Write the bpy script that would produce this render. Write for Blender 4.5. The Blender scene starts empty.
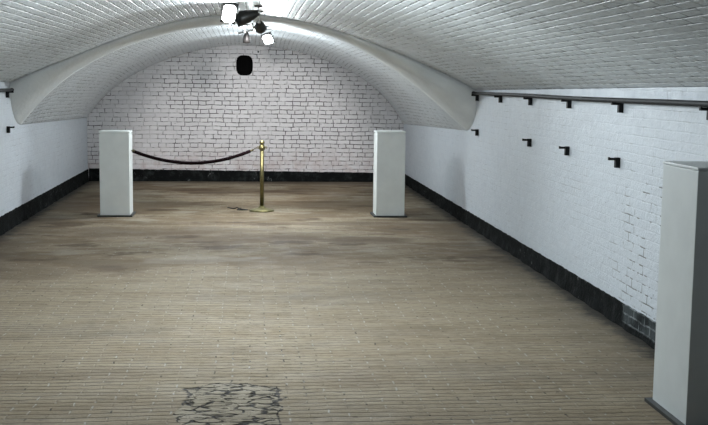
import bpy, bmesh, math, random
import numpy as np
from mathutils import Vector, Matrix
random.seed(7)
C = bpy.context.scene.collection
PI = math.pi

# ------------------------------------------------------------------ materials
class NT:
    def __init__(s, name):
        s.m = bpy.data.materials.new(name); s.m.use_nodes = True
        s.t = s.m.node_tree; s.n = s.t.nodes; s.l = s.t.links
        s.b = s.n['Principled BSDF']
    def node(s, kind, **kw):
        x = s.n.new(kind)
        for k, v in kw.items(): setattr(x, k, v)
        return x
    def link(s, a, b): s.l.new(a, b)
    def put(s, sock, v):
        if hasattr(v, 'is_linked') or hasattr(v, 'links'): s.l.new(v, sock)
        else: sock.default_value = v
    def math(s, op, a, b=0.0, c=0.0, clamp=False):
        x = s.n.new('ShaderNodeMath'); x.operation = op; x.use_clamp = clamp
        for i, v in enumerate((a, b, c)):
            s.put(x.inputs[i], v)
        return x.outputs[0]
    def noise(s, vec, scale, detail=3, rough=0.55, stretch=None):
        if stretch is not None:
            mp = s.n.new('ShaderNodeMapping'); mp.inputs['Scale'].default_value = stretch
            s.l.new(vec, mp.inputs['Vector']); vec = mp.outputs[0]
        x = s.n.new('ShaderNodeTexNoise'); s.l.new(vec, x.inputs['Vector'])
        x.inputs['Scale'].default_value = scale; x.inputs['Detail'].default_value = detail
        x.inputs['Roughness'].default_value = rough
        return x.outputs['Fac']
    def ramp(s, v, a, b, lo=0.0, hi=1.0):
        x = s.n.new('ShaderNodeMapRange'); x.interpolation_type = 'SMOOTHSTEP'
        s.put(x.inputs['Value'], v)
        x.inputs['From Min'].default_value = a; x.inputs['From Max'].default_value = b
        x.inputs['To Min'].default_value = lo; x.inputs['To Max'].default_value = hi
        return x.outputs['Result']
    def mix(s, f, a, b):
        x = s.n.new('ShaderNodeMix'); x.data_type = 'RGBA'
        s.put(x.inputs['Factor'], f)
        for i, v in ((6, a), (7, b)):
            if isinstance(v, tuple): x.inputs[i].default_value = (*v, 1)
            else: s.l.new(v, x.inputs[i])
        return x.outputs[2]
    def color(s, v):
        if isinstance(v, tuple): s.b.inputs['Base Color'].default_value = (*v, 1)
        else: s.l.new(v, s.b.inputs['Base Color'])
    def rough(s, v): s.put(s.b.inputs['Roughness'], v)
    def bump(s, h, dist, strength=1.0):
        x = s.n.new('ShaderNodeBump'); x.inputs['Distance'].default_value = dist
        x.inputs['Strength'].default_value = strength
        s.l.new(h, x.inputs['Height']); s.l.new(x.outputs[0], s.b.inputs['Normal'])

def plain(name, col, rough=0.5, metal=0.0, spec=0.5, grain=0.0, gs=60):
    k = NT(name); k.rough(rough); k.b.inputs['Metallic'].default_value = metal
    k.b.inputs['Specular IOR Level'].default_value = spec
    if grain:
        g = k.node('ShaderNodeTexCoord').outputs['Object']
        f = k.noise(g, gs, 4)
        k.color(k.mix(k.ramp(f, .3, .7), tuple(c*(1-grain) for c in col), tuple(min(1, c*(1+grain)) for c in col)))
    else: k.color(col)
    return k.m

def brick_paint(name, axes, white, white2, mortar, mortar_lo, mortar_hi, row=.062, width=.20,
                bump=.006, rough=.45, uv=False, msize=.006, fine=.25, near_wear=False, lowdirt=False, wobble=.5, spec=.5, jw=1.0, squash=1.0, nf=7.0):
    """whitewashed brickwork; axes picks the two coordinates along and across the courses"""
    k = NT(name)
    tc = k.node('ShaderNodeTexCoord')
    src = tc.outputs['UV'] if uv else tc.outputs['Object']
    obj = tc.outputs['Object']
    sp = k.node('ShaderNodeSeparateXYZ'); k.link(src, sp.inputs[0])
    so = k.node('ShaderNodeSeparateXYZ'); k.link(obj, so.inputs[0])
    U = sp.outputs[axes[0]]; V = sp.outputs[axes[1]]
    w1 = k.math('MULTIPLY', k.math('SUBTRACT', k.noise(obj, 2.2, 3), .5), .035*wobble)
    w2 = k.math('MULTIPLY', k.math('SUBTRACT', k.noise(obj, 9.0, 2), .5), .016*wobble)
    U2 = k.math('ADD', U, k.math('MULTIPLY', w2, 2.0)); V2 = k.math('ADD', V, k.math('ADD', w1, w2))
    if squash != 1.0:      # every course starts at its own place
        rw = k.node('ShaderNodeTexWhiteNoise', noise_dimensions='1D'); k.link(k.math('FLOOR', k.math('DIVIDE', V2, row)), rw.inputs['W'])
        U2 = k.math('ADD', U2, k.math('MULTIPLY', rw.outputs['Value'], .23))
    cb = k.node('ShaderNodeCombineXYZ'); k.link(U2, cb.inputs[0]); k.link(V2, cb.inputs[1])
    br = k.node('ShaderNodeTexBrick'); k.link(cb.outputs[0], br.inputs['Vector'])
    br.offset = .5; br.squash = squash; br.squash_frequency = 2
    for n_, v in (('Scale', 1.0), ('Mortar Size', msize), ('Mortar Smooth', .6), ('Bias', 0.0), ('Brick Width', width), ('Row Height', row)):
        br.inputs[n_].default_value = v
    br.inputs['Color1'].default_value = (*white, 1); br.inputs['Color2'].default_value = (*white2, 1)
    br.inputs['Mortar'].default_value = (*white2, 1)
    joint = br.outputs['Fac']
    # where the joints are open and dark
    f1 = k.noise(obj, nf, 4, .65)
    f2 = k.noise(obj, 1.1, 3)
    open_ = k.ramp(k.math('ADD', f1, k.math('MULTIPLY', k.math('SUBTRACT', f2, .5), .6)), .40, .66, mortar_lo, mortar_hi)
    if near_wear:   # the worn stretch of the right wall beside the tall plinth
        wear = k.ramp(k.math('ADD', so.outputs[1], k.math('MULTIPLY', f2, .8)), 8.3, 7.3)
        wear2 = k.math('MULTIPLY', wear, k.ramp(so.outputs[2], 1.35, .9))
        f3 = k.ramp(f1, .47, .57)
        open_ = k.math('ADD', open_, k.math('MULTIPLY', k.math('MULTIPLY', wear2, f3), 1.1), clamp=True)
    dark = k.math('MULTIPLY', joint, open_, clamp=True)
    col = k.mix(dark, br.outputs['Color'], mortar)
    dust = k.ramp(k.noise(obj, 3.0, 5, .7), .5, .8, 0, .35)
    col = k.mix(dust, col, tuple(c*.78 for c in white))
    if lowdirt:
        d = k.math('MULTIPLY', k.ramp(so.outputs[2], .75, .2), k.ramp(k.noise(obj, 6, 4, .7), .35, .7), clamp=True)
        col = k.mix(k.math('MULTIPLY', d, .5), col, (.50, .38, .36))
    gr = .30 if uv else .06
    col = k.mix(k.ramp(k.noise(obj, 34, 3, .7), .50, .68, 0, gr), col, tuple(c*.55 for c in white))
    chips = k.ramp(k.noise(obj, 26.0, 2), .735, .775)
    col = k.mix(k.math('MULTIPLY', chips, .8), col, tuple(c*.35 for c in white))
    k.color(col)
    k.rough(k.ramp(k.noise(obj, 12, 2), .3, .7, rough-.08, rough+.12))
    k.b.inputs['Specular IOR Level'].default_value = spec
    jh = k.math('MULTIPLY', joint, k.math('MULTIPLY', k.ramp(f1, .35, .7, .25, 1.3), jw))
    if near_wear: jh = k.math('MULTIPLY', jh, k.math('ADD', 1.0, k.math('MULTIPLY', wear, 1.6)))
    h = k.math('SUBTRACT', k.math('MULTIPLY', k.noise(obj, 42, 4, .75), fine*1.5), jh)
    h = k.math('ADD', h, k.math('MULTIPLY', k.noise(obj, 14, 2), fine*1.6))
    k.bump(h, bump)
    return k.m

M_back = brick_paint('whitewashed_end_wall', (0, 2), (.74, .72, .73), (.67, .65, .66), (.06, .05, .05), .12, 1.35,
                     row=.0725, width=.23, squash=.58, nf=10.0, bump=.008, msize=.0070, wobble=1.1, lowdirt=True, rough=.55)
M_side = brick_paint('whitewashed_side_wall', (1, 2), (.66, .71, .765), (.64, .685, .74), (.16, .16, .16), -.8, .22,
                     jw=.12, bump=.005, rough=.5, fine=.5, near_wear=True)
M_sideL = brick_paint('whitewashed_left_wall', (1, 2), (.66, .71, .765), (.64, .685, .74), (.2, .2, .2), -.7, .28,
                     jw=.2, bump=.005, rough=.5, fine=.5)
M_vault = brick_paint('glossy_whitewashed_vault', (0, 1), (.84, .885, .91), (.79, .83, .85), (.17, .18, .18), -.1, 1.0, uv=True, row=.067,
                      bump=.020, rough=.36, spec=.45, fine=.55, msize=.009, wobble=.4)
M_vault2 = brick_paint('glossy_whitewashed_rear_vault', (0, 1), (.87, .91, .94), (.83, .87, .895), (.26, .27, .27), -.2, .75, uv=True, row=.067,
                       bump=.015, rough=.38, spec=.4, fine=.6, msize=.009, wobble=.4)
k = NT('smooth_whitewash'); o_ = k.node('ShaderNodeTexCoord').outputs['Object']
k.color(k.mix(k.ramp(k.noise(o_, 3, 4), .35, .7), (.85, .885, .895), (.77, .805, .815))); k.rough(.5)
k.bump(k.noise(o_, 22, 4), .006); M_smooth = k.m

# black tar band at the foot of the walls
k = NT('tarred_band'); o_ = k.node('ShaderNodeTexCoord').outputs['Object']
sp = k.node('ShaderNodeSeparateXYZ'); k.link(o_, sp.inputs[0])
base = k.mix(k.ramp(k.noise(o_, 9, 5, .7), .45, .72), (.006, .007, .007), (.024, .027, .027))
scuff = k.math('MULTIPLY', k.ramp(k.noise(o_, 14, 5, .7), .60, .68), k.ramp(k.noise(o_, 1.3, 2), .45, .6))
base = k.mix(k.math('MULTIPLY', scuff, .6), base, (.22, .23, .23))
nearb = k.math('MULTIPLY', k.ramp(sp.outputs[1], 7.35, 7.25), k.ramp(sp.outputs[0], 2.0, 2.2))
brk = k.node('ShaderNodeTexBrick'); cb = k.node('ShaderNodeCombineXYZ')
k.link(sp.outputs[1], cb.inputs[0]); k.link(k.math('ADD', sp.outputs[2], k.math('MULTIPLY', k.noise(o_, 8, 2), .03)), cb.inputs[1]); k.link(cb.outputs[0], brk.inputs['Vector'])
for n_, v in (('Scale', 1.0), ('Mortar Size', .007), ('Mortar Smooth', .3), ('Brick Width', .2), ('Row Height', .062)): brk.inputs[n_].default_value = v
nearb = k.math('MULTIPLY', nearb, k.ramp(k.math('ADD', sp.outputs[2], k.math('MULTIPLY', k.noise(o_, 7, 3), .04)), .055, .085))
base = k.mix(k.math('MULTIPLY', k.math('MULTIPLY', nearb, brk.outputs['Fac']), k.ramp(k.noise(o_, 9, 3), .38, .6, .1, .75)), base, (.30, .32, .33))
base = k.mix(k.math('MULTIPLY', nearb, k.ramp(k.noise(o_, 6, 3), .4, .6, .08, .3)), base, (.20, .23, .24))
k.b.inputs['Specular IOR Level'].default_value = .06; k.color(base); k.rough(.8); k.bump(k.noise(o_, 30, 4, .7), .008); M_tar = k.m

# worn clinker floor
k = NT('worn_brick_paving'); o_ = k.node('ShaderNodeTexCoord').outputs['Object']
sp = k.node('ShaderNodeSeparateXYZ'); k.link(o_, sp.inputs[0]); X, Y = sp.outputs[0], sp.outputs[1]
wy = k.math('MULTIPLY', k.math('SUBTRACT', k.noise(o_, 1.6, 3, .6, (.6, 1, 1)), .5), .10)
wy2 = k.math('MULTIPLY', k.math('SUBTRACT', k.noise(o_, 11, 2), .5), .018)
Yw = k.math('ADD', Y, k.math('ADD', wy, wy2))
Xw = k.math('ADD', X, k.math('MULTIPLY', k.math('SUBTRACT', k.noise(o_, 7, 2), .5), .035))
ROW, LEN = .066, .205
r = k.math('DIVIDE', Yw, ROW); rf = k.math('FLOOR', r); rr = k.math('FRACT', r)
par = k.math('MULTIPLY', k.math('MODULO', k.math('ABSOLUTE', rf), 2.0), .5)
u = k.math('ADD', k.math('DIVIDE', Xw, LEN), k.math('ADD', par, 40.0)); uf = k.math('FLOOR', u); uu = k.math('FRACT', u)
dr = k.math('MINIMUM', rr, k.math('SUBTRACT', 1.0, rr))
du = k.math('MINIMUM', uu, k.math('SUBTRACT', 1.0, uu))
jr = k.ramp(k.math('ADD', dr, k.math('MULTIPLY', k.math('SUBTRACT', k.noise(o_, 9, 4, .7, (.5, 2, 1)), .5), .3)), .15, .02); ju = k.ramp(du, .036, .012)
cell = k.node('ShaderNodeCombineXYZ'); k.link(uf, cell.inputs[0]); k.link(rf, cell.inputs[1])
wn = k.node('ShaderNodeTexWhiteNoise', noise_dimensions='2D'); k.link(cell.outputs[0], wn.inputs['Vector'])
tone = k.mix(k.math('ADD', .22, k.math('MULTIPLY', wn.outputs['Value'], .5)), (.203, .158, .103), (.315, .252, .168))
tone = k.mix(k.ramp(k.noise(o_, 2.5, 5, .7, (.35, 1.4, 1)), .35, .68, 0, .75), tone, (.335, .28, .198))
# pale mortar ticks and dark holes in the cross joints
tick = k.noise(o_, 5.2, 3, .7)
spot = k.noise(o_, 13.0, 2, .6)
grit = k.noise(o_, 26, 4, .75, (.5, 1.3, 1))
tone = k.mix(k.ramp(grit, .48, .68, 0, .55), tone, (.12, .098, .07))
tone = k.mix(k.ramp(grit, .44, .30, 0, .35), tone, (.42, .38, .31))
tone = k.mix(k.math('MULTIPLY', jr, k.ramp(k.noise(o_, 3, 4, .7, (.4, 1.5, 1)), .38, .62, .15, .62)), tone, (.105, .092, .075))
tone = k.mix(k.math('MULTIPLY', k.math('MULTIPLY', ju, k.ramp(spot, .50, .60)), .7), tone, (.44, .42, .37))
tone = k.mix(k.math('MULTIPLY', k.math('MULTIPLY', ju, k.ramp(spot, .42, .34)), .9), tone, (.05, .042, .035))
tone = k.mix(k.math('MULTIPLY', k.math('MULTIPLY', jr, k.ramp(k.noise(o_, 16, 2), .66, .72)), .9), tone, (.03, .026, .022))
# damp brown staining across the middle and the back
band = k.math('MULTIPLY', k.ramp(k.math('ADD', Y, k.math('MULTIPLY', k.noise(o_, 1.2, 3), 1.5)), 9.6, 11.4), 1.0)
st = k.noise(o_, 1.15, 5, .68, (.42, .8, 1))
st2 = k.noise(o_, 2.1, 4, .6, (.5, .9, 1))
tone = k.mix(k.math('MULTIPLY', k.math('MULTIPLY', band, k.ramp(st, .44, .57)), .75), tone, (.150, .100, .056))
tone = k.mix(k.math('MULTIPLY', k.math('MULTIPLY', band, k.ramp(st2, .56, .64)), .75), tone, (.085, .055, .032))
tone = k.mix(k.math('MULTIPLY', k.math('MULTIPLY', band, k.ramp(st2, .45, .36)), .3), tone, (.40, .375, .325))
tone = k.mix(k.math('MULTIPLY', k.ramp(st, .52, .66), .35), tone, (.16, .135, .105))
# named damp blotches: (x, y, half width, half depth, strength)
for (bx, by, bw, bd, sd) in ((-.85, 17.1, .5, .3, .95), (.45, 16.9, .5, .22, .9), (-.9, 15.2, .8, .3, .6), (.8, 15.4, .6, .2, .6), (1.2, 13.1, .6, .12, .5), (1.25, 11.6, .55, .28, .75), (-1.1, 12.3, 1.3, .5, .55),
                             (.35, 11.9, .8, .35, .45), (-.05, 13.0, 2.6, .16, .4), (1.9, 13.35, .7, .12, .6), (.65, 6.1, .35, .25, .3), (-1.2, 6.3, .8, .18, .25), (.9, 7.3, .5, .2, .25), (-2.2, 9.6, .6, .5, .35), (-2.2, 15.2, .5, .8, .6)):
    ex = k.math('POWER', k.math('DIVIDE', k.math('SUBTRACT', X, bx), bw), 2.0)
    ey = k.math('POWER', k.math('DIVIDE', k.math('SUBTRACT', Y, by), bd), 2.0)
    dd = k.math('ADD', k.math('ADD', ex, ey), k.math('MULTIPLY', k.math('SUBTRACT', st2, .5), 3.2))
    tone = k.mix(k.math('MULTIPLY', k.ramp(dd, 1.3, .1), sd), tone, (.105, .068, .040))
# dirt along the side walls; floor darker toward the end wall
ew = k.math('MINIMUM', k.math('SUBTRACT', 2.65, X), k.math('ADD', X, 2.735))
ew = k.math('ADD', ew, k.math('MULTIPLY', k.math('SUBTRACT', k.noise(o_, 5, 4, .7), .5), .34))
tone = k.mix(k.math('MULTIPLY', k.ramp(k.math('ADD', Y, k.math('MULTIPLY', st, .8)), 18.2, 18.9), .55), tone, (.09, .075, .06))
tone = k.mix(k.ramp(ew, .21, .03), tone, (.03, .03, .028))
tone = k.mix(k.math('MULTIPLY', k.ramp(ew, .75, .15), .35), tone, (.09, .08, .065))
# the broken-up patch in the foreground
pn = k.math('ADD', k.math('MULTIPLY', k.math('SUBTRACT', k.noise(o_, 6, 3, .5, (1, .6, 1)), .5), .16), k.math('MULTIPLY', k.math('SUBTRACT', k.noise(o_, 3, 1), .5), .2))
px = k.math('ABSOLUTE', k.math('ADD', k.math('ADD', X, .10), pn)); 
py = k.math('SUBTRACT', k.math('ADD', Y, k.math('ADD', k.math('MULTIPLY', pn, 1.2), k.math('MULTIPLY', k.math('ABSOLUTE', X), .18))), 5.99)
pm = k.math('MAXIMUM', k.math('SUBTRACT', px, .265), py)      # <0 inside
inside = k.ramp(pm, .01, -.01)
vm = k.node('ShaderNodeMapping'); vm.inputs['Scale'].default_value = (8, 17, 1)
dv = k.node('ShaderNodeVectorMath', operation='ADD'); nz = k.node('ShaderNodeTexNoise'); k.link(o_, nz.inputs['Vector']); nz.inputs['Scale'].default_value = 9
ns = k.node('ShaderNodeVectorMath', operation='SCALE'); k.link(nz.outputs['Color'], ns.inputs[0]); ns.inputs['Scale'].default_value = .09
k.link(o_, dv.inputs[0]); k.link(ns.outputs[0], dv.inputs[1]); k.link(dv.outputs[0], vm.inputs['Vector'])
vo = k.node('ShaderNodeTexVoronoi', feature='DISTANCE_TO_EDGE'); k.link(vm.outputs[0], vo.inputs['Vector']); vo.inputs['Scale'].default_value = 1.0
crack = k.math('MULTIPLY', k.ramp(vo.outputs['Distance'], .11, .02), k.ramp(k.noise(o_, 8, 4, .65), .41, .53))
ptone = k.mix(k.noise(o_, 18, 4), (.235, .20, .145), (.345, .295, .215))
ptone = k.mix(crack, ptone, (.022, .018, .015))
tone = k.mix(inside, tone, ptone)
rim = k.math('MULTIPLY', k.ramp(k.math('ABSOLUTE', k.math('ADD', pm, k.math('MULTIPLY', k.math('SUBTRACT', k.noise(o_, 30, 3), .5), .05))), .013, .003), k.ramp(k.noise(o_, 12, 2), .40, .50))
tone = k.mix(rim, tone, (.025, .02, .016))
sc = k.math('MULTIPLY', k.ramp(k.math('ABSOLUTE', k.math('SUBTRACT', X, .12)), .55, .1), k.math('MULTIPLY', k.ramp(Y, 5.4, 5.9), k.ramp(Y, 8.6, 7.2)))
sc = k.math('MULTIPLY', sc, k.math('MULTIPLY', k.math('MAXIMUM', jr, ju), k.ramp(k.noise(o_, 11, 3, .7), .52, .60)))
tone = k.mix(k.math('MULTIPLY', sc, .8), tone, (.03, .025, .02))
k.color(tone)
k.rough(k.ramp(k.noise(o_, 4, 4), .3, .7, .72, .9))
k.b.inputs['Specular IOR Level'].default_value = .2
h = k.math('SUBTRACT', k.math('MULTIPLY', k.noise(o_, 40, 4, .65), .5), k.math('ADD', jr, k.math('MULTIPLY', ju, .2)))
h = k.math('ADD', h, k.math('MULTIPLY', wn.outputs['Value'], .5))
h = k.math('SUBTRACT', h, k.math('MULTIPLY', k.math('MULTIPLY', crack, inside), 2.5))
k.bump(h, .008); M_floor = k.m

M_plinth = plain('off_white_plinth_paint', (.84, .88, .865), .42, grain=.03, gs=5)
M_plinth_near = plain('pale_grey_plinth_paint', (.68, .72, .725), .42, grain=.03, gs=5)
M_blackbase = plain('black_plinth_base', (.025, .028, .028), .5)
M_brass = plain('aged_brass', (.24, .215, .105), .45, 1.0, grain=.18, gs=25)
M_oldbrass = plain('tarnished_brass', (.10, .085, .05), .5, .8)
M_rope = plain('dark_maroon_velvet', (.006, .002, .003), .9, 0.0, .1, grain=.3, gs=90)
M_iron = plain('black_painted_iron', (.008, .009, .01), .6, 0.0, .2)
M_rail = plain('dark_steel_tube', (.02, .022, .024), .6, 0.0, .2, grain=.15, gs=30)
M_hole = plain('hole_black', (.003, .003, .003), .9, spec=.1)  # even near-black colour for the inside of the opening
M_lampblack = plain('black_lamp_housing', (.02, .021, .02), .35)
M_lampgrey = plain('dark_grey_lamp_housing', (.03, .029, .029), .45, 0.0)
M_silver = plain('bright_steel', (.75, .76, .76), .25, .9)
M_cable = plain('black_rubber_cable', (.012, .012, .012), .6)
k = NT('lit_lamp_glass'); k.color((.9, .9, .9)); k.b.inputs['Emission Color'].default_value = (.95, .98, 1, 1)
k.b.inputs['Emission Strength'].default_value = 9.0; M_glow = k.m

# ------------------------------------------------------------------ mesh helpers
def obj(name, bm, mat, parent=None, smooth=False, loc=None):
    me = bpy.data.meshes.new(name); bm.normal_update(); bm.to_mesh(me); bm.free()
    me.materials.append(mat)
    if smooth:
        for p in me.polygons: p.use_smooth = True
    o = bpy.data.objects.new(name, me); C.objects.link(o)
    if parent: o.parent = parent
    if loc: o.location = loc
    return o
def tag(o, label, cat, group=None):
    o['label'] = label; o['category'] = cat
    if group: o['group'] = group
    return o
def thing(name, label, cat, loc=(0, 0, 0), rot=(0, 0, 0), group=None):
    o = bpy.data.objects.new(name, None); C.objects.link(o)
    o.location = loc; o.rotation_euler = rot; o.empty_display_size = .1
    return tag(o, label, cat, group)
def struct(name, bm, mat, smooth=False):
    o = obj(name, bm, mat, None, smooth); o['kind'] = 'structure'; return o
def box(bm, x0, x1, y0, y1, z0, z1, bev=0.0):
    g = bmesh.ops.create_cube(bm, size=1.0); vs = g['verts']
    for v in vs:
        v.co = Vector(((x0+x1)/2 + v.co.x*(x1-x0), (y0+y1)/2 + v.co.y*(y1-y0), (z0+z1)/2 + v.co.z*(z1-z0)))
    if bev:
        es = {e for v in vs for e in v.link_edges}
        bmesh.ops.bevel(bm, geom=list(es), offset=bev, segments=2, affect='EDGES', profile=.7)
    return bm
def tube(bm, pts, rad, seg=12, cap=True):
    pts = [Vector(p) for p in pts]; rings = []
    rads = rad if isinstance(rad, (list, tuple)) else [rad]*len(pts)
    prev = None
    for i, p in enumerate(pts):
        d = (pts[min(i+1, len(pts)-1)] - pts[max(i-1, 0)]).normalized()
        if prev is None:
            a = d.cross(Vector((0, 0, 1)));  a = a if a.length > .05 else d.cross(Vector((1, 0, 0)))
        else: a = prev - d*prev.dot(d)
        a.normalize(); prev = a; b = d.cross(a)
        rings.append([bm.verts.new(p + (a*math.cos(2*PI*j/seg) + b*math.sin(2*PI*j/seg))*rads[i]) for j in range(seg)])
    for r0, r1 in zip(rings, rings[1:]):
        for j in range(seg): bm.faces.new((r0[j], r0[(j+1) % seg], r1[(j+1) % seg], r1[j]))
    if cap: bm.faces.new(rings[0][::-1]); bm.faces.new(rings[-1])
    return bm
def lathe(bm, prof, seg=32, M=None):
    M = M or Matrix.Identity(4); rings = []
    for r_, z in prof:
        rings.append([bm.verts.new(M @ Vector((r_*math.cos(2*PI*j/seg), r_*math.sin(2*PI*j/seg), z))) for j in range(seg)])
    for r0, r1 in zip(rings, rings[1:]):
        for j in range(seg): bm.faces.new((r0[j], r0[(j+1) % seg], r1[(j+1) % seg], r1[j]))
    bm.faces.new(rings[0][::-1]); bm.faces.new(rings[-1])
    return bm
B = bmesh.new

# ------------------------------------------------------------------ the shell
XL, XR, YB, Y0 = -2.735, 2.65, 18.6, -2.6
struct('floor', box(B(), XL-.25, XR+.25, Y0-.25, YB+.45, -.2, 0), M_floor)
struct('wall_right', box(B(), XR, XR+.25, Y0, YB+.3, 0, 1.78), M_side)
struct('wall_left', box(B(), XL-.25, XL, Y0, YB+.3, 0, 1.78), M_sideL)
struct('wall_front', box(B(), XL, XR, Y0-.2, Y0, 0, 2.7), M_sideL)

# end wall with the dark round opening in it
HX, HZ, HW, HH = -.093, 1.985, .142, .166
def hole_outline(n=28, s=1.0):
    out = []
    for i in range(n):
        a = 2*PI*i/n; c, s_ = math.cos(a), math.sin(a)
        q = (abs(c)**3.2 + abs(s_)**3.2)**(-1/3.2)
        out.append((HX + HW*s*q*c, HZ + HH*s*q*s_ - (.012 if s_ < 0 else 0)*abs(s_)))
    return out
bm = B()
outer = [bm.verts.new((x, YB, z)) for x, z in ((XL-.1, 0), (XR+.1, 0), (XR+.1, 2.7), (XL-.1, 2.7))]
inner = [bm.verts.new((x, YB, z)) for x, z in hole_outline()]
es = [bm.edges.new((l[i], l[(i+1) % len(l)])) for l in (outer, inner) for i in range(len(l))]
bmesh.ops.triangle_fill(bm, use_beauty=True, use_dissolve=False, edges=es, normal=(0, -1, 0))
front = list(bm.faces)
back = [bm.verts.new((v.co.x, YB+.36, v.co.z)) for v in inner]
for i in range(len(inner)):
    bm.faces.new((inner[i], inner[(i+1) % len(inner)], back[(i+1) % len(inner)], back[i]))
ob_ = [bm.verts.new((v.co.x, YB+.36, v.co.z)) for v in outer]
for i in range(4): bm.faces.new((outer[i], outer[(i+1) % 4], ob_[(i+1) % 4], ob_[i]))
bmesh.ops.recalc_face_normals(bm, faces=bm.faces)
struct('wall_back', bm, M_back)
duct = B(); o1 = hole_outline(s=.985)
r0 = [duct.verts.new((x, YB-.004, z)) for x, z in o1]; r1 = [duct.verts.new((x, YB+.34, z)) for x, z in o1]
for i in range(len(o1)): duct.faces.new((r0[i], r0[(i+1) % len(o1)], r1[(i+1) % len(o1)], r1[i]))
duct.faces.new(r1)
tag(obj('vent_duct', duct, M_hole), 'black rounded vent opening high in the white brick end wall', 'vent')

# vault profiles
def fit(pts, deg=6):
    p = np.array(pts); c = np.polyfit(p[:, 0], p[:, 1], deg, w=p[:, 2] if p.shape[1] > 2 else None)
    return lambda x: float(np.polyval(c, x))
main_p = fit([(2.65, 1.63, 4), (2.559, 1.66, 1), (2.238, 1.83, 1), (1.839, 2.018, 1), (1.375, 2.175, 1), (1.019, 2.29, 1), (.563, 2.404, 1), (0, 2.472, 2),
              (-.392, 2.455, 1), (-.67, 2.415, 1), (-1.114, 2.30, 1), (-1.401, 2.21, 1), (-2.084, 1.94, 1), (-2.55, 1.74, 1), (-2.735, 1.66, 4)])
near_p = fit([(2.65, 1.133, 5), (2.406, 1.337, 1), (2.16, 1.537, 1), (1.867, 1.77, 1), (1.541, 1.988, 1), (1.218, 2.14, 1), (.816, 2.28, 1), (.29, 2.364, 1),
              (-.289, 2.365, 1), (-.692, 2.32, 1), (-1.036, 2.23, 1), (-1.448, 2.09, 1), (-2.053, 1.79, 1), (-2.407, 1.52, 1), (-2.65, 1.256, 1), (-2.735, 1.15, 5)])
far_p = fit([(2.65, 1.0, 5), (2.603, 1.095, 1), (2.301, 1.454, 1), (2.002, 1.741, 1), (1.655, 1.941, 1), (1.19, 2.115, 1), (.677, 2.245, 1), (-.085, 2.313, 1),
             (-.807, 2.244, 1), (-1.359, 2.085, 1), (-1.777, 1.896, 1), (-2.212, 1.607, 1), (-2.597, 1.284, 1), (-2.735, 1.06, 5)])
NX = 120
def xs(i):
    t = -math.cos(PI*i/NX); t = .5*t + .5*(2*i/NX - 1)
    return (XL+XR)/2 + t*(XR-XL)/2
def main_z(x, y):
    w = ((x+.04)/2.69)**4
    return main_p(x) + w*max(0, (12.7-y))*.011
def sheet(name, ys, fn, mat):
    bm = B(); uvl = bm.loops.layers.uv.new('UVMap'); grid = []; arcs = []
    for j, y in enumerate(ys):
        row = []; arc = [0]; last = None
        for i in range(NX+1):
            co = Vector(fn(i, j, y)); row.append(bm.verts.new(co))
            if last is not None: arc.append(arc[-1] + math.hypot(co.x-last.x, co.z-last.z))
            last = co
        mid = arc[NX//2]; arcs.append([a-mid for a in arc]); grid.append(row)
    for j in range(len(ys)-1):
        for i in range(NX):
            f = bm.faces.new((grid[j][i], grid[j][i+1], grid[j+1][i+1], grid[j+1][i])); f.smooth = True
            for lp, (jj, ii) in zip(f.loops, ((j, i), (j, i+1), (j+1, i+1), (j+1, i))):
                lp[uvl].uv = (grid[jj][ii].co.y, arcs[jj][ii])
    o = struct(name, bm, mat, True)
    sm = o.modifiers.new('thickness', 'SOLIDIFY'); sm.thickness = .16; sm.offset = 1.0
    for p in o.data.polygons: pass
    return o
def end_y(x): return 12.66 - (x-.0)*.035          # where the main vault stops
def main_fn(i, j, y):
    x = xs(i); yy = min(y, end_y(x)) if j < len(main_ys)-1 else end_y(x)
    return (x*1.002, yy, main_z(x, yy))
main_ys = list(np.arange(Y0-.1, 12.4, .5)) + [12.45, 12.9]
sheet('ceiling', main_ys, main_fn, M_vault)
def strip_fn(i, j, y):
    x = xs(i); t = j/10
    a = Vector((x, end_y(x), main_z(x, 12.65)))
    b = Vector((x, end_y(x)+.34+.24*(x/2.7)**2, near_p(x)))
    th = t*PI/2
    p = Vector((x, a.y + (b.y-a.y)*(1-math.cos(th))**1.25, a.z + (b.z-a.z)*math.sin(th)))
    return (p.x*1.002, p.y, p.z)
sheet('trim_1', list(range(11)), strip_fn, M_smooth)
def sm_(a, b, v): t = min(1, max(0, (v-a)/(b-a))); return t*t*(3-2*t)
rear_ys = [0, .06, .15, .3, .5, .8, 1.2, 1.7, 2.3, 3, 3.6, 4.1, 4.4, 4.6, 4.8, 5.0, 5.2, 5.4, 5.6, 5.78]
def rear_fn(i, j, y):
    x = xs(i); ys_ = end_y(x)+.34+.24*(x/2.7)**2; f = y/5.78; yy = ys_ + f*(YB+.02-ys_)
    z = near_p(x)*(1-f) + far_p(x)*f + .075*sm_(0, .9, y)*(1 - sm_(4.3, 5.75, y)) * (1-abs((x+.04)/2.7)**3)
    return (x*1.002, yy, z)
sheet('ceiling_rear', rear_ys, rear_fn, M_vault2).name = 'ceiling.001'

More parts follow.
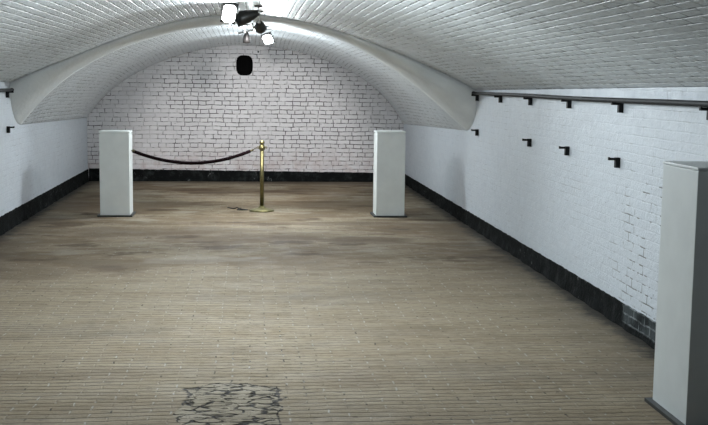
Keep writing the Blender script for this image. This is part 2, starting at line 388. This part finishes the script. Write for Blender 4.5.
# tarred foot of the walls, uneven along its lower and upper edge
def foot(name, horiz, fixed, a, b, h0, h1, inward):
    bm = B(); n = int((b-a)/.06); cols = []
    for i in range(n+1):
        u_ = a + (b-a)*i/n; h = h0 + (h1-h0)*i/n + random.uniform(-.004, .004)
        d = .012 + .002*math.sin(i*.31); e = d + .010 + .006*math.sin(i*.9) + random.uniform(-.003, .003)
        q = [(0, h), (d, h-.004), (d, h*.5), (e, .0), (0, 0)]
        cols.append([bm.verts.new((u_, fixed+inward*k_, z_) if horiz else (fixed+inward*k_, u_, z_)) for k_, z_ in q])
    for c0, c1 in zip(cols, cols[1:]):
        for j in range(4): bm.faces.new((c0[j], c0[j+1], c1[j+1], c1[j]))
    bm.faces.new(cols[0]); bm.faces.new(cols[-1][::-1])
    bmesh.ops.recalc_face_normals(bm, faces=bm.faces)
    struct(name, bm, M_tar)
foot('baseboard_right', False, XR, Y0, YB-.02, .175, .165, -1)
foot('baseboard_left', False, XL, Y0, YB-.02, .18, .205, 1)
foot('baseboard_back', True, YB, XL+.02, XR-.02, .215, .155, -1)

# ------------------------------------------------------------------ plinths
def plinth(label, x0, x1, y0, y1, h, mat, lip=.024, gap=.012):
    cx, cy = (x0+x1)/2, (y0+y1)/2
    t = thing('display_plinth', label, 'plinth', (cx, cy, 0), group='square exhibition plinths')
    w, d = (x1-x0)/2, (y1-y0)/2
    bm = B(); box(bm, -w+.003, w-.003, -d+.003, d-.003, .018, h-lip-gap, .003)
    obj('body', bm, mat, t)
    bm = B(); box(bm, -w, w, -d, d, h-lip, h, .003); box(bm, -w+.014, w-.014, -d+.014, d-.014, h-lip-.014, h-lip+.002)
    obj('top_panel', bm, mat, t)
    bm = B(); box(bm, -w-.03, w+.03, -d-.03, d+.03, 0, .020, .003)
    obj('base_plate', bm, M_blackbase, t)
    return t
plinth('white plinth left of the brass post, rope end at its side', -1.871, -1.498, 13.675, 14.055, 1.072, M_plinth)
plinth('white plinth right of the brass post, in front of the end wall corner', 1.606, 1.975, 13.63, 14.01, 1.098, M_plinth)
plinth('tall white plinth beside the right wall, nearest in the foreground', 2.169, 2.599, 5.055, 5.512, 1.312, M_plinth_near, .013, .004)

# ------------------------------------------------------------------ stanchion, rope, cable
SX, SY = .158, 14.30
t = thing('stanchion', 'polished brass barrier post standing on the brick floor', 'barrier post', (SX, SY, 0))
bm = B(); lathe(bm, [(.0, 0), (.162, 0), (.165, .008), (.160, .016), (.135, .024), (.10, .032), (.065, .042), (.042, .056), (.034, .072), (.0, .072)], 40)
obj('base', bm, M_brass, t, True)
bm = B(); lathe(bm, [(.0, .06), (.0265, .06), (.0265, .84), (.0, .84)], 24); obj('pole', bm, M_brass, t, True)
bm = B(); lathe(bm, [(.0, .815), (.036, .815), (.040, .822), (.040, .862), (.036, .87), (.028, .878), (.022, .886), (.0, .886)], 28)
obj('collar', bm, M_brass, t, True)
bm = B(); lathe(bm, [(0, .882)] + [(.034*math.sin(a), .910-.030*math.cos(a)) for a in np.linspace(.25, PI-.1, 12)] + [(0, .940)], 24)
obj('finial', bm, M_brass, t, True)
for a in (PI, PI/2, 0, -PI/2):
    bm = B(); c, s_ = math.cos(a), math.sin(a)
    tube(bm, [(c*.036, s_*.036, .842), (c*.048, s_*.048, .858), (c*.062, s_*.062, .852), (c*.062, s_*.062, .832), (c*.040, s_*.040, .826)], .0045, 8)
    obj('rope_ring', bm, M_brass, t, True)

p0, p1 = Vector((-1.494, 13.87, .818)), Vector((SX-.066, SY, .838))
rt = thing('barrier_rope', 'dark maroon velvet rope sagging between the left plinth and brass post', 'rope', p0)
e0 = p0 + Vector((.02, .005, -.004)); e1 = Vector((SX-.155, SY-.02, .797))
pts = []
for i in range(33):
    f = i/32; p = e0.lerp(e1, f); p.z -= 4*.155*f*(1-f); pts.append(p - p0)
bm = B(); tube(bm, pts, .0215, 14); obj('cord', bm, M_rope, rt, True)
for (a, b_) in ((p0, e0), (p1, e1)):
    dirv = (b_-a); bm = B()
    mid = a + dirv*.55
    tube(bm, [mid-p0, (b_ + dirv.normalized()*.02)-p0], .021 if a is p0 else .014, 12)
    tube(bm, [a-p0, a+dirv*.25+Vector((0, 0, .006))-p0, mid-p0], .006, 8)
    obj('hook', bm, M_oldbrass, rt, True)

bm = B(); cp = [(-.30, 14.66, .006), (-.27, 14.60, .007), (-.22, 14.52, .007), (-.17, 14.50, .022), (-.12, 14.46, .007), (-.06, 14.42, .006), (-.03, 14.38, .006), (-.10, 14.36, .006), (-.17, 14.39, .006), (-.12, 14.46, .02)]
tube(bm, cp, .007, 8)
tag(obj('cable', bm, M_cable, None, True), 'short black loop of cable lying on the floor beside the brass post', 'cable')

# ------------------------------------------------------------------ iron brackets and rails
def bracket(label, side, y, ztop, group, big=1.0):
    X_ = XR if side > 0 else XL; s_ = -side
    t = thing('iron_bracket', label, 'bracket', (X_, y, ztop), group=group)
    bm = B(); x0, x1 = sorted((0, s_*.034)); box(bm, x0, x1, -.02, .02, -.072, .002, .003); obj('wall_plate', bm, M_iron, t)
    bm = B(); x0, x1 = sorted((s_*.030, s_*.082)); box(bm, x0, x1, -.011, .011, -.018, 0, .002)
    box(bm, *sorted((s_*.075, s_*.084)), -.012, .012, -.018, .004, .001)
    obj('arm', bm, M_iron, t)
    return t
GU, GL = 'iron brackets carrying the right wall rail', 'loose iron brackets below the right wall rail'
for y, lab in ((12.45, 'black bracket at the far end of the right wall rail'),
               (11.27, 'black bracket under the right wall rail, second from its far end'),
               (10.04, 'black bracket under the right wall rail, third from its far end'),
               (8.79, 'black bracket under the right wall rail, third from the photo edge'),
               (7.53, 'black bracket under the right wall rail, last one clear of the photo edge'),
               (6.0, 'black bracket under the rail above the tall near plinth at the photo edge')):
    bracket(lab, 1, y, 1.586, GU)
for y, z, lab in ((12.42, 1.182, 'bare black bracket at the foot of the vault spring, farthest on the right wall'),
                  (10.03, 1.196, 'bare black bracket on right wall, second farthest from the tall plinth'),
                  (8.80, 1.196, 'bare black bracket on right wall, second nearest to the tall plinth'),
                  (7.55, 1.190, 'bare black bracket on right wall, closest to the tall near plinth')):
    bracket(lab, 1, y, z, GL)
bracket('black bracket at the end of the left wall rail', -1, 12.55, 1.565, None)
bracket('bare black bracket on the left wall below the rail end', -1, 12.55, 1.168, None)
bracket('black bracket under the left wall rail nearer the viewer', -1, 11.3, 1.565, None)
def rail(label, x, ya, yb, za, zb):
    t = thing('wall_rail', label, 'rail', (x, (ya+yb)/2, 0)); m_ = (ya+yb)/2
    bm = B(); n = 24; pp = [(random.uniform(-.002, .002), ya+(yb-ya)*i/n - m_, za+(zb-za)*i/n + .003*math.sin(i*.7)) for i in range(n+1)]
    tube(bm, pp, .0185, 14); obj('tube', bm, M_rail, t, True)
    for yy, zz in ((ya, za), (yb, zb)):
        bm = B(); tube(bm, [(0, yy-m_-.012, zz), (0, yy-m_+.012, zz)], .021, 14); obj('end_cap', bm, M_iron, t, True)
rail('long dark steel rail running along the right wall on brackets', XR-.052, .5, 12.50, 1.604, 1.602)
rail('dark steel rail running along the left wall, ending at the vault step', XL+.052, .5, 12.62, 1.582, 1.580)

# small fixings left in the masonry
def bolt(label, loc, nrm, r_=.014):
    bm = B(); q = Vector(nrm).normalized().to_track_quat('Z', 'Y').to_matrix().to_4x4()
    lathe(bm, [(0, -.02), (r_, -.02), (r_, .004), (r_*.6, .010), (0, .010)], 10, Matrix.Translation(loc) @ q)
    tag(obj('anchor_bolt', bm, M_iron, None, True), label, 'bolt', 'old anchor bolts in the masonry')
bolt('small black bolt high in the end wall right of the vent opening', (.14, YB, 2.21), (0, -1, 0), .016)
bolt('small black bolt in the sloping white band on the right of the vault', (1.86, 12.70, 1.88), (-.3, -.9, -.3), .018)

# ------------------------------------------------------------------ lamps under the crown of the vault
def basis(loc, face, roll=0.0):
    """matrix with local -Y turned to the direction the lamp faces"""
    y = -Vector(face).normalized(); z = Vector((0, 0, 1)); z = (z - y*z.dot(y)).normalized(); x = y.cross(z)
    m = Matrix((x, y, z)).transposed().to_4x4()
    return Matrix.Translation(loc) @ m @ Matrix.Rotation(roll, 4, 'Y')
def vault_z(x, y): return main_z(x, y) if y < 12.66 else near_p(x) + .07*sm_(12.95, 13.8, y)
def flood(label, loc, face, w, h, roll=0, glow=True, power=0, size=1.0):
    loc = Vector(loc)
    t = thing('flood_lamp', label, 'lamp', loc, group='flood lamps under the crown of the vault'); T = Matrix.Translation(-loc) @ basis(loc, face, roll)
    def part(name, bm, mat, smooth=False):
        bm.transform(T); return obj(name, bm, mat, t, smooth)
    bm = B(); box(bm, -w/2-.012, w/2+.012, 0, .03, -h/2-.012, h/2+.012, .008)
    box(bm, -w*.36, w*.36, .03, .085, -h*.36, h*.36, .012)
    for q in range(5): box(bm, -w*.30+q*w*.15-.004, -w*.30+q*w*.15+.004, .08, .105, -h*.3, h*.3)
    part('housing', bm, M_lampblack)
    bm = B(); c_ = .028
    pl = [(-w/2+c_, -h/2), (w/2-c_, -h/2), (w/2, -h/2+c_), (w/2, h/2-c_), (w/2-c_, h/2), (-w/2+c_, h/2), (-w/2, h/2-c_), (-w/2, -h/2+c_)]
    f0 = [bm.verts.new((x, -.006, z)) for x, z in pl]; f1 = [bm.verts.new((x, .004, z)) for x, z in pl]
    bm.faces.new(f0); bm.faces.new(f1[::-1])
    for i in range(8): bm.faces.new((f0[i], f1[i], f1[(i+1) % 8], f0[(i+1) % 8]))
    bmesh.ops.recalc_face_normals(bm, faces=bm.faces)
    part('glass', bm, M_glow)
    bm = B(); box(bm, -.007, .007, -.014, -.005, -h*.20, h*.20, .003); part('bulb_holder', bm, M_lampblack)
    bm = B(); tube(bm, [(-w/2-.02, .03, 0), (-w/2-.02, .08, h*.4), (-w/2-.015, .09, h*.62), (0, .09, h*.66), (w/2+.015, .09, h*.62), (w/2+.02, .08, h*.4), (w/2+.02, .03, 0)], .006, 8)
    part('yoke', bm, M_silver)
    top = T @ Vector((0, .09, h*.66)); zc = vault_z(loc.x+top.x, loc.y+top.y) - loc.z
    bm = B(); tube(bm, [top, (top.x, top.y, zc+.01)], .012, 10)
    lathe(bm, [(0, zc-.022), (.045, zc-.022), (.05, zc-.004), (.05, zc+.02), (0, zc+.02)], 20, Matrix.Translation((top.x, top.y, 0)))
    obj('mount', bm, M_lampblack, t, True)
    if power:
        l = bpy.data.lights.new('flood_light', 'AREA'); l.shape = 'RECTANGLE'; l.size = w*.95; l.size_y = h*.95; l.energy = power
        l.color = (.88, .96, 1.0); l.spread = math.radians(130)
        lo = bpy.data.objects.new('flood_light', l); C.objects.link(lo)
        y = -Vector(face).normalized(); z = Vector((0, 0, 1)); z = (z-y*z.dot(y)).normalized(); x = y.cross(z)
        m = Matrix((x, z, -Vector(face).normalized()*1)).transposed().to_4x4()
        # area lights shine along local -Z
        zz = -Vector(face).normalized(); xx = Vector((0, 0, 1)).cross(zz).normalized(); yy = zz.cross(xx)
        lo.matrix_world = Matrix.Translation(loc + Vector(face).normalized()*.022) @ Matrix((xx, yy, zz)).transposed().to_4x4()
    return t
P1, P2, P3 = 26, 36, 4
flood('lit square flood lamp, white face toward viewer, topmost at the picture edge', (-.205, 10.85, 2.365), (-.02, -.86, -.50), .125, .19, .18, power=P1)
flood('lit square flood lamp with white face, lowest and rightmost of the cluster', (.232, 14.4, 2.262), (-.12, -.80, -.58),   .12, .135, -.3, power=P2)
flood('added flood lamp over the near floor, out of view', (0, 7.3, 2.34), (0, -.45, -.9), .125, .19, 0, power=P3)  # extra unseen lamp, added to light the near half

def spot(label, name, loc, face, r_, ln, mat, power=0):
    """round reflector spot on a knuckle and drop rod"""
    loc = Vector(loc)
    t = thing(name, label, 'lamp', loc); 
    q = (-Vector(face).normalized()).to_track_quat('Z', 'Y').to_matrix().to_4x4()     # local -Z faces out
    bm = B(); lathe(bm, [(r_*.90, -ln*.46), (r_, -ln*.5), (r_, -ln*.2), (r_*.8, ln*.1), (r_*.55, ln*.32), (r_*.38, ln*.5), (0, ln*.5)], 28, q)
    obj('shade', bm, mat, t, True)
    bm = B(); lathe(bm, [(0, -ln*.42), (r_*.88, -ln*.42), (r_*.88, -ln*.36), (0, -ln*.36)], 24, q); obj('lens', bm, M_lampgrey, t, True)
    k_ = q @ Vector((0, 0, ln*.5)); zc = vault_z(loc.x, loc.y) - loc.z
    bm = B(); bmesh.ops.create_uvsphere(bm, u_segments=14, v_segments=8, radius=.02, matrix=Matrix.Translation(k_))
    tube(bm, [k_, (k_.x*.9+.01, k_.y*.9, zc)], .007, 8)
    obj('knuckle', bm, M_silver, t, True)
    bm = B(); lathe(bm, [(0, zc-.02), (.04, zc-.02), (.045, zc-.004), (.045, zc+.02), (0, zc+.02)], 18, Matrix.Translation((k_.x*.9+.01, k_.y*.9, 0)))
    obj('mount', bm, M_lampblack, t, True)
    return t
spot('dark grey spot lamp turned to the end wall, right of the topmost flood lamp', 'spot_lamp', (.105, 12.0, 2.315), (.10, .90, -.35), .062, .17, M_lampgrey)
spot('small dark spot lamp hanging straight down at the bottom of the cluster', 'spot_lamp', (-.04, 13.2, 2.235), (0, .25, -1), .047, .13, M_lampgrey)
spot('black spot lamp with long shade beside the topmost flood lamp', 'spot_lamp', (-.025, 11.14, 2.36), (-.95, .15, -.32), .075, .24, M_lampblack)

# steel crossbar that joins the cluster
t = thing('lamp_crossbar', 'bright steel crossbar with clamps in the middle of the lamp cluster', 'lamp bar', (0, 12.3, 2.27))
bm = B(); tube(bm, [(-.13, 0, -.03), (.06, .05, .02), (.10, .06, .03)], .011, 10); obj('bar', bm, M_silver, t, True)
bm = B(); tube(bm, [(.05, .05, .015), (.02, 0, .10), (0.05, -.05, .205)], .010, 10); obj('drop_rod', bm, M_silver, t, True)
for c in ((.02, .0, .10), (.05, .05, .02), (-.06, .02, -.012)):
    bm = B(); box(bm, c[0]-.02, c[0]+.02, c[1]-.015, c[1]+.015, c[2]-.018, c[2]+.018, .004); obj('clamp', bm, M_silver, t)

def fill_point(loc, e, r_=.06):  # added fill point lights, no lamp body hangs at these spots
    l = bpy.data.lights.new('added_fill_light', 'POINT'); l.energy = e; l.shadow_soft_size = r_; l.color = (.87, .96, 1.0)
    o = bpy.data.objects.new('added_fill_light', l); o.location = loc; C.objects.link(o)
fill_point((-.12, 10.5, 2.02), 1)
fill_point((.05, 7.2, 1.92), 62)
fill_point((.26, 14.5, 1.90), 31)
fill_point((.0, 16.2, 1.90), 16)
def beam(loc, face, e, size):
    l = bpy.data.lights.new('spot_light', 'AREA'); l.shape = 'DISK'; l.size = size; l.energy = e; l.color = (.95, .97, 1.0)
    o = bpy.data.objects.new('spot_light', l); C.objects.link(o)
    zz = -Vector(face).normalized(); xx = Vector((0, 0, 1)).cross(zz).normalized(); yy = zz.cross(xx)
    o.matrix_world = Matrix.Translation(loc) @ Matrix((xx, yy, zz)).transposed().to_4x4()
sl = bpy.data.lights.new('end_wall_spot', 'SPOT'); sl.energy = 400; sl.spot_size = math.radians(43); sl.spot_blend = .55; sl.shadow_soft_size = .05; sl.color = (1, .97, .96)
so_ = bpy.data.objects.new('end_wall_spot', sl); C.objects.link(so_); d_ = Vector((-.02, .95, -.33)).normalized()
so_.location = Vector((.105, 12.0, 2.315)) + Vector((.10, .90, -.35)).normalized()*.09
so_.rotation_euler = d_.to_track_quat('-Z', 'Y').to_euler()
beam(Vector((-.04, 13.2, 2.235)) + Vector((0, .25, -1)).normalized()*.07, (0, .25, -1), 12, .08)

# ------------------------------------------------------------------ world, camera, view
w = bpy.data.worlds.new('World'); bpy.context.scene.world = w; w.use_nodes = True
w.node_tree.nodes['Background'].inputs[0].default_value = (.6, .7, .8, 1); w.node_tree.nodes['Background'].inputs[1].default_value = .02
cam = bpy.data.cameras.new('camera'); co = bpy.data.objects.new('camera', cam); C.objects.link(co)
f = 1080.0; cam.sensor_width = 36; cam.lens = f/708*36; cam.clip_end = 100
Yc = Vector((250-354, 82-212.5, f)).normalized(); s_ = .0005
Xc = Vector((1, s_, -(Yc.x+Yc.y*s_)/Yc.z)).normalized(); Zc = Yc.cross(Xc)
if Zc.y > 0: Zc = -Zc
right = Vector((Xc[0], Yc[0], Zc[0])); down = Vector((Xc[1], Yc[1], Zc[1])); fwd = Vector((Xc[2], Yc[2], Zc[2]))
co.matrix_world = Matrix.Translation((0, 0, 1.7)) @ Matrix((right, -down, -fwd)).transposed().to_4x4()
S = bpy.context.scene; S.camera = co
S.view_settings.view_transform = 'Standard'; S.view_settings.look = 'None'
S.view_settings.exposure = 0.60; S.view_settings.gamma = 1.0; S.view_settings.use_curve_mapping = False
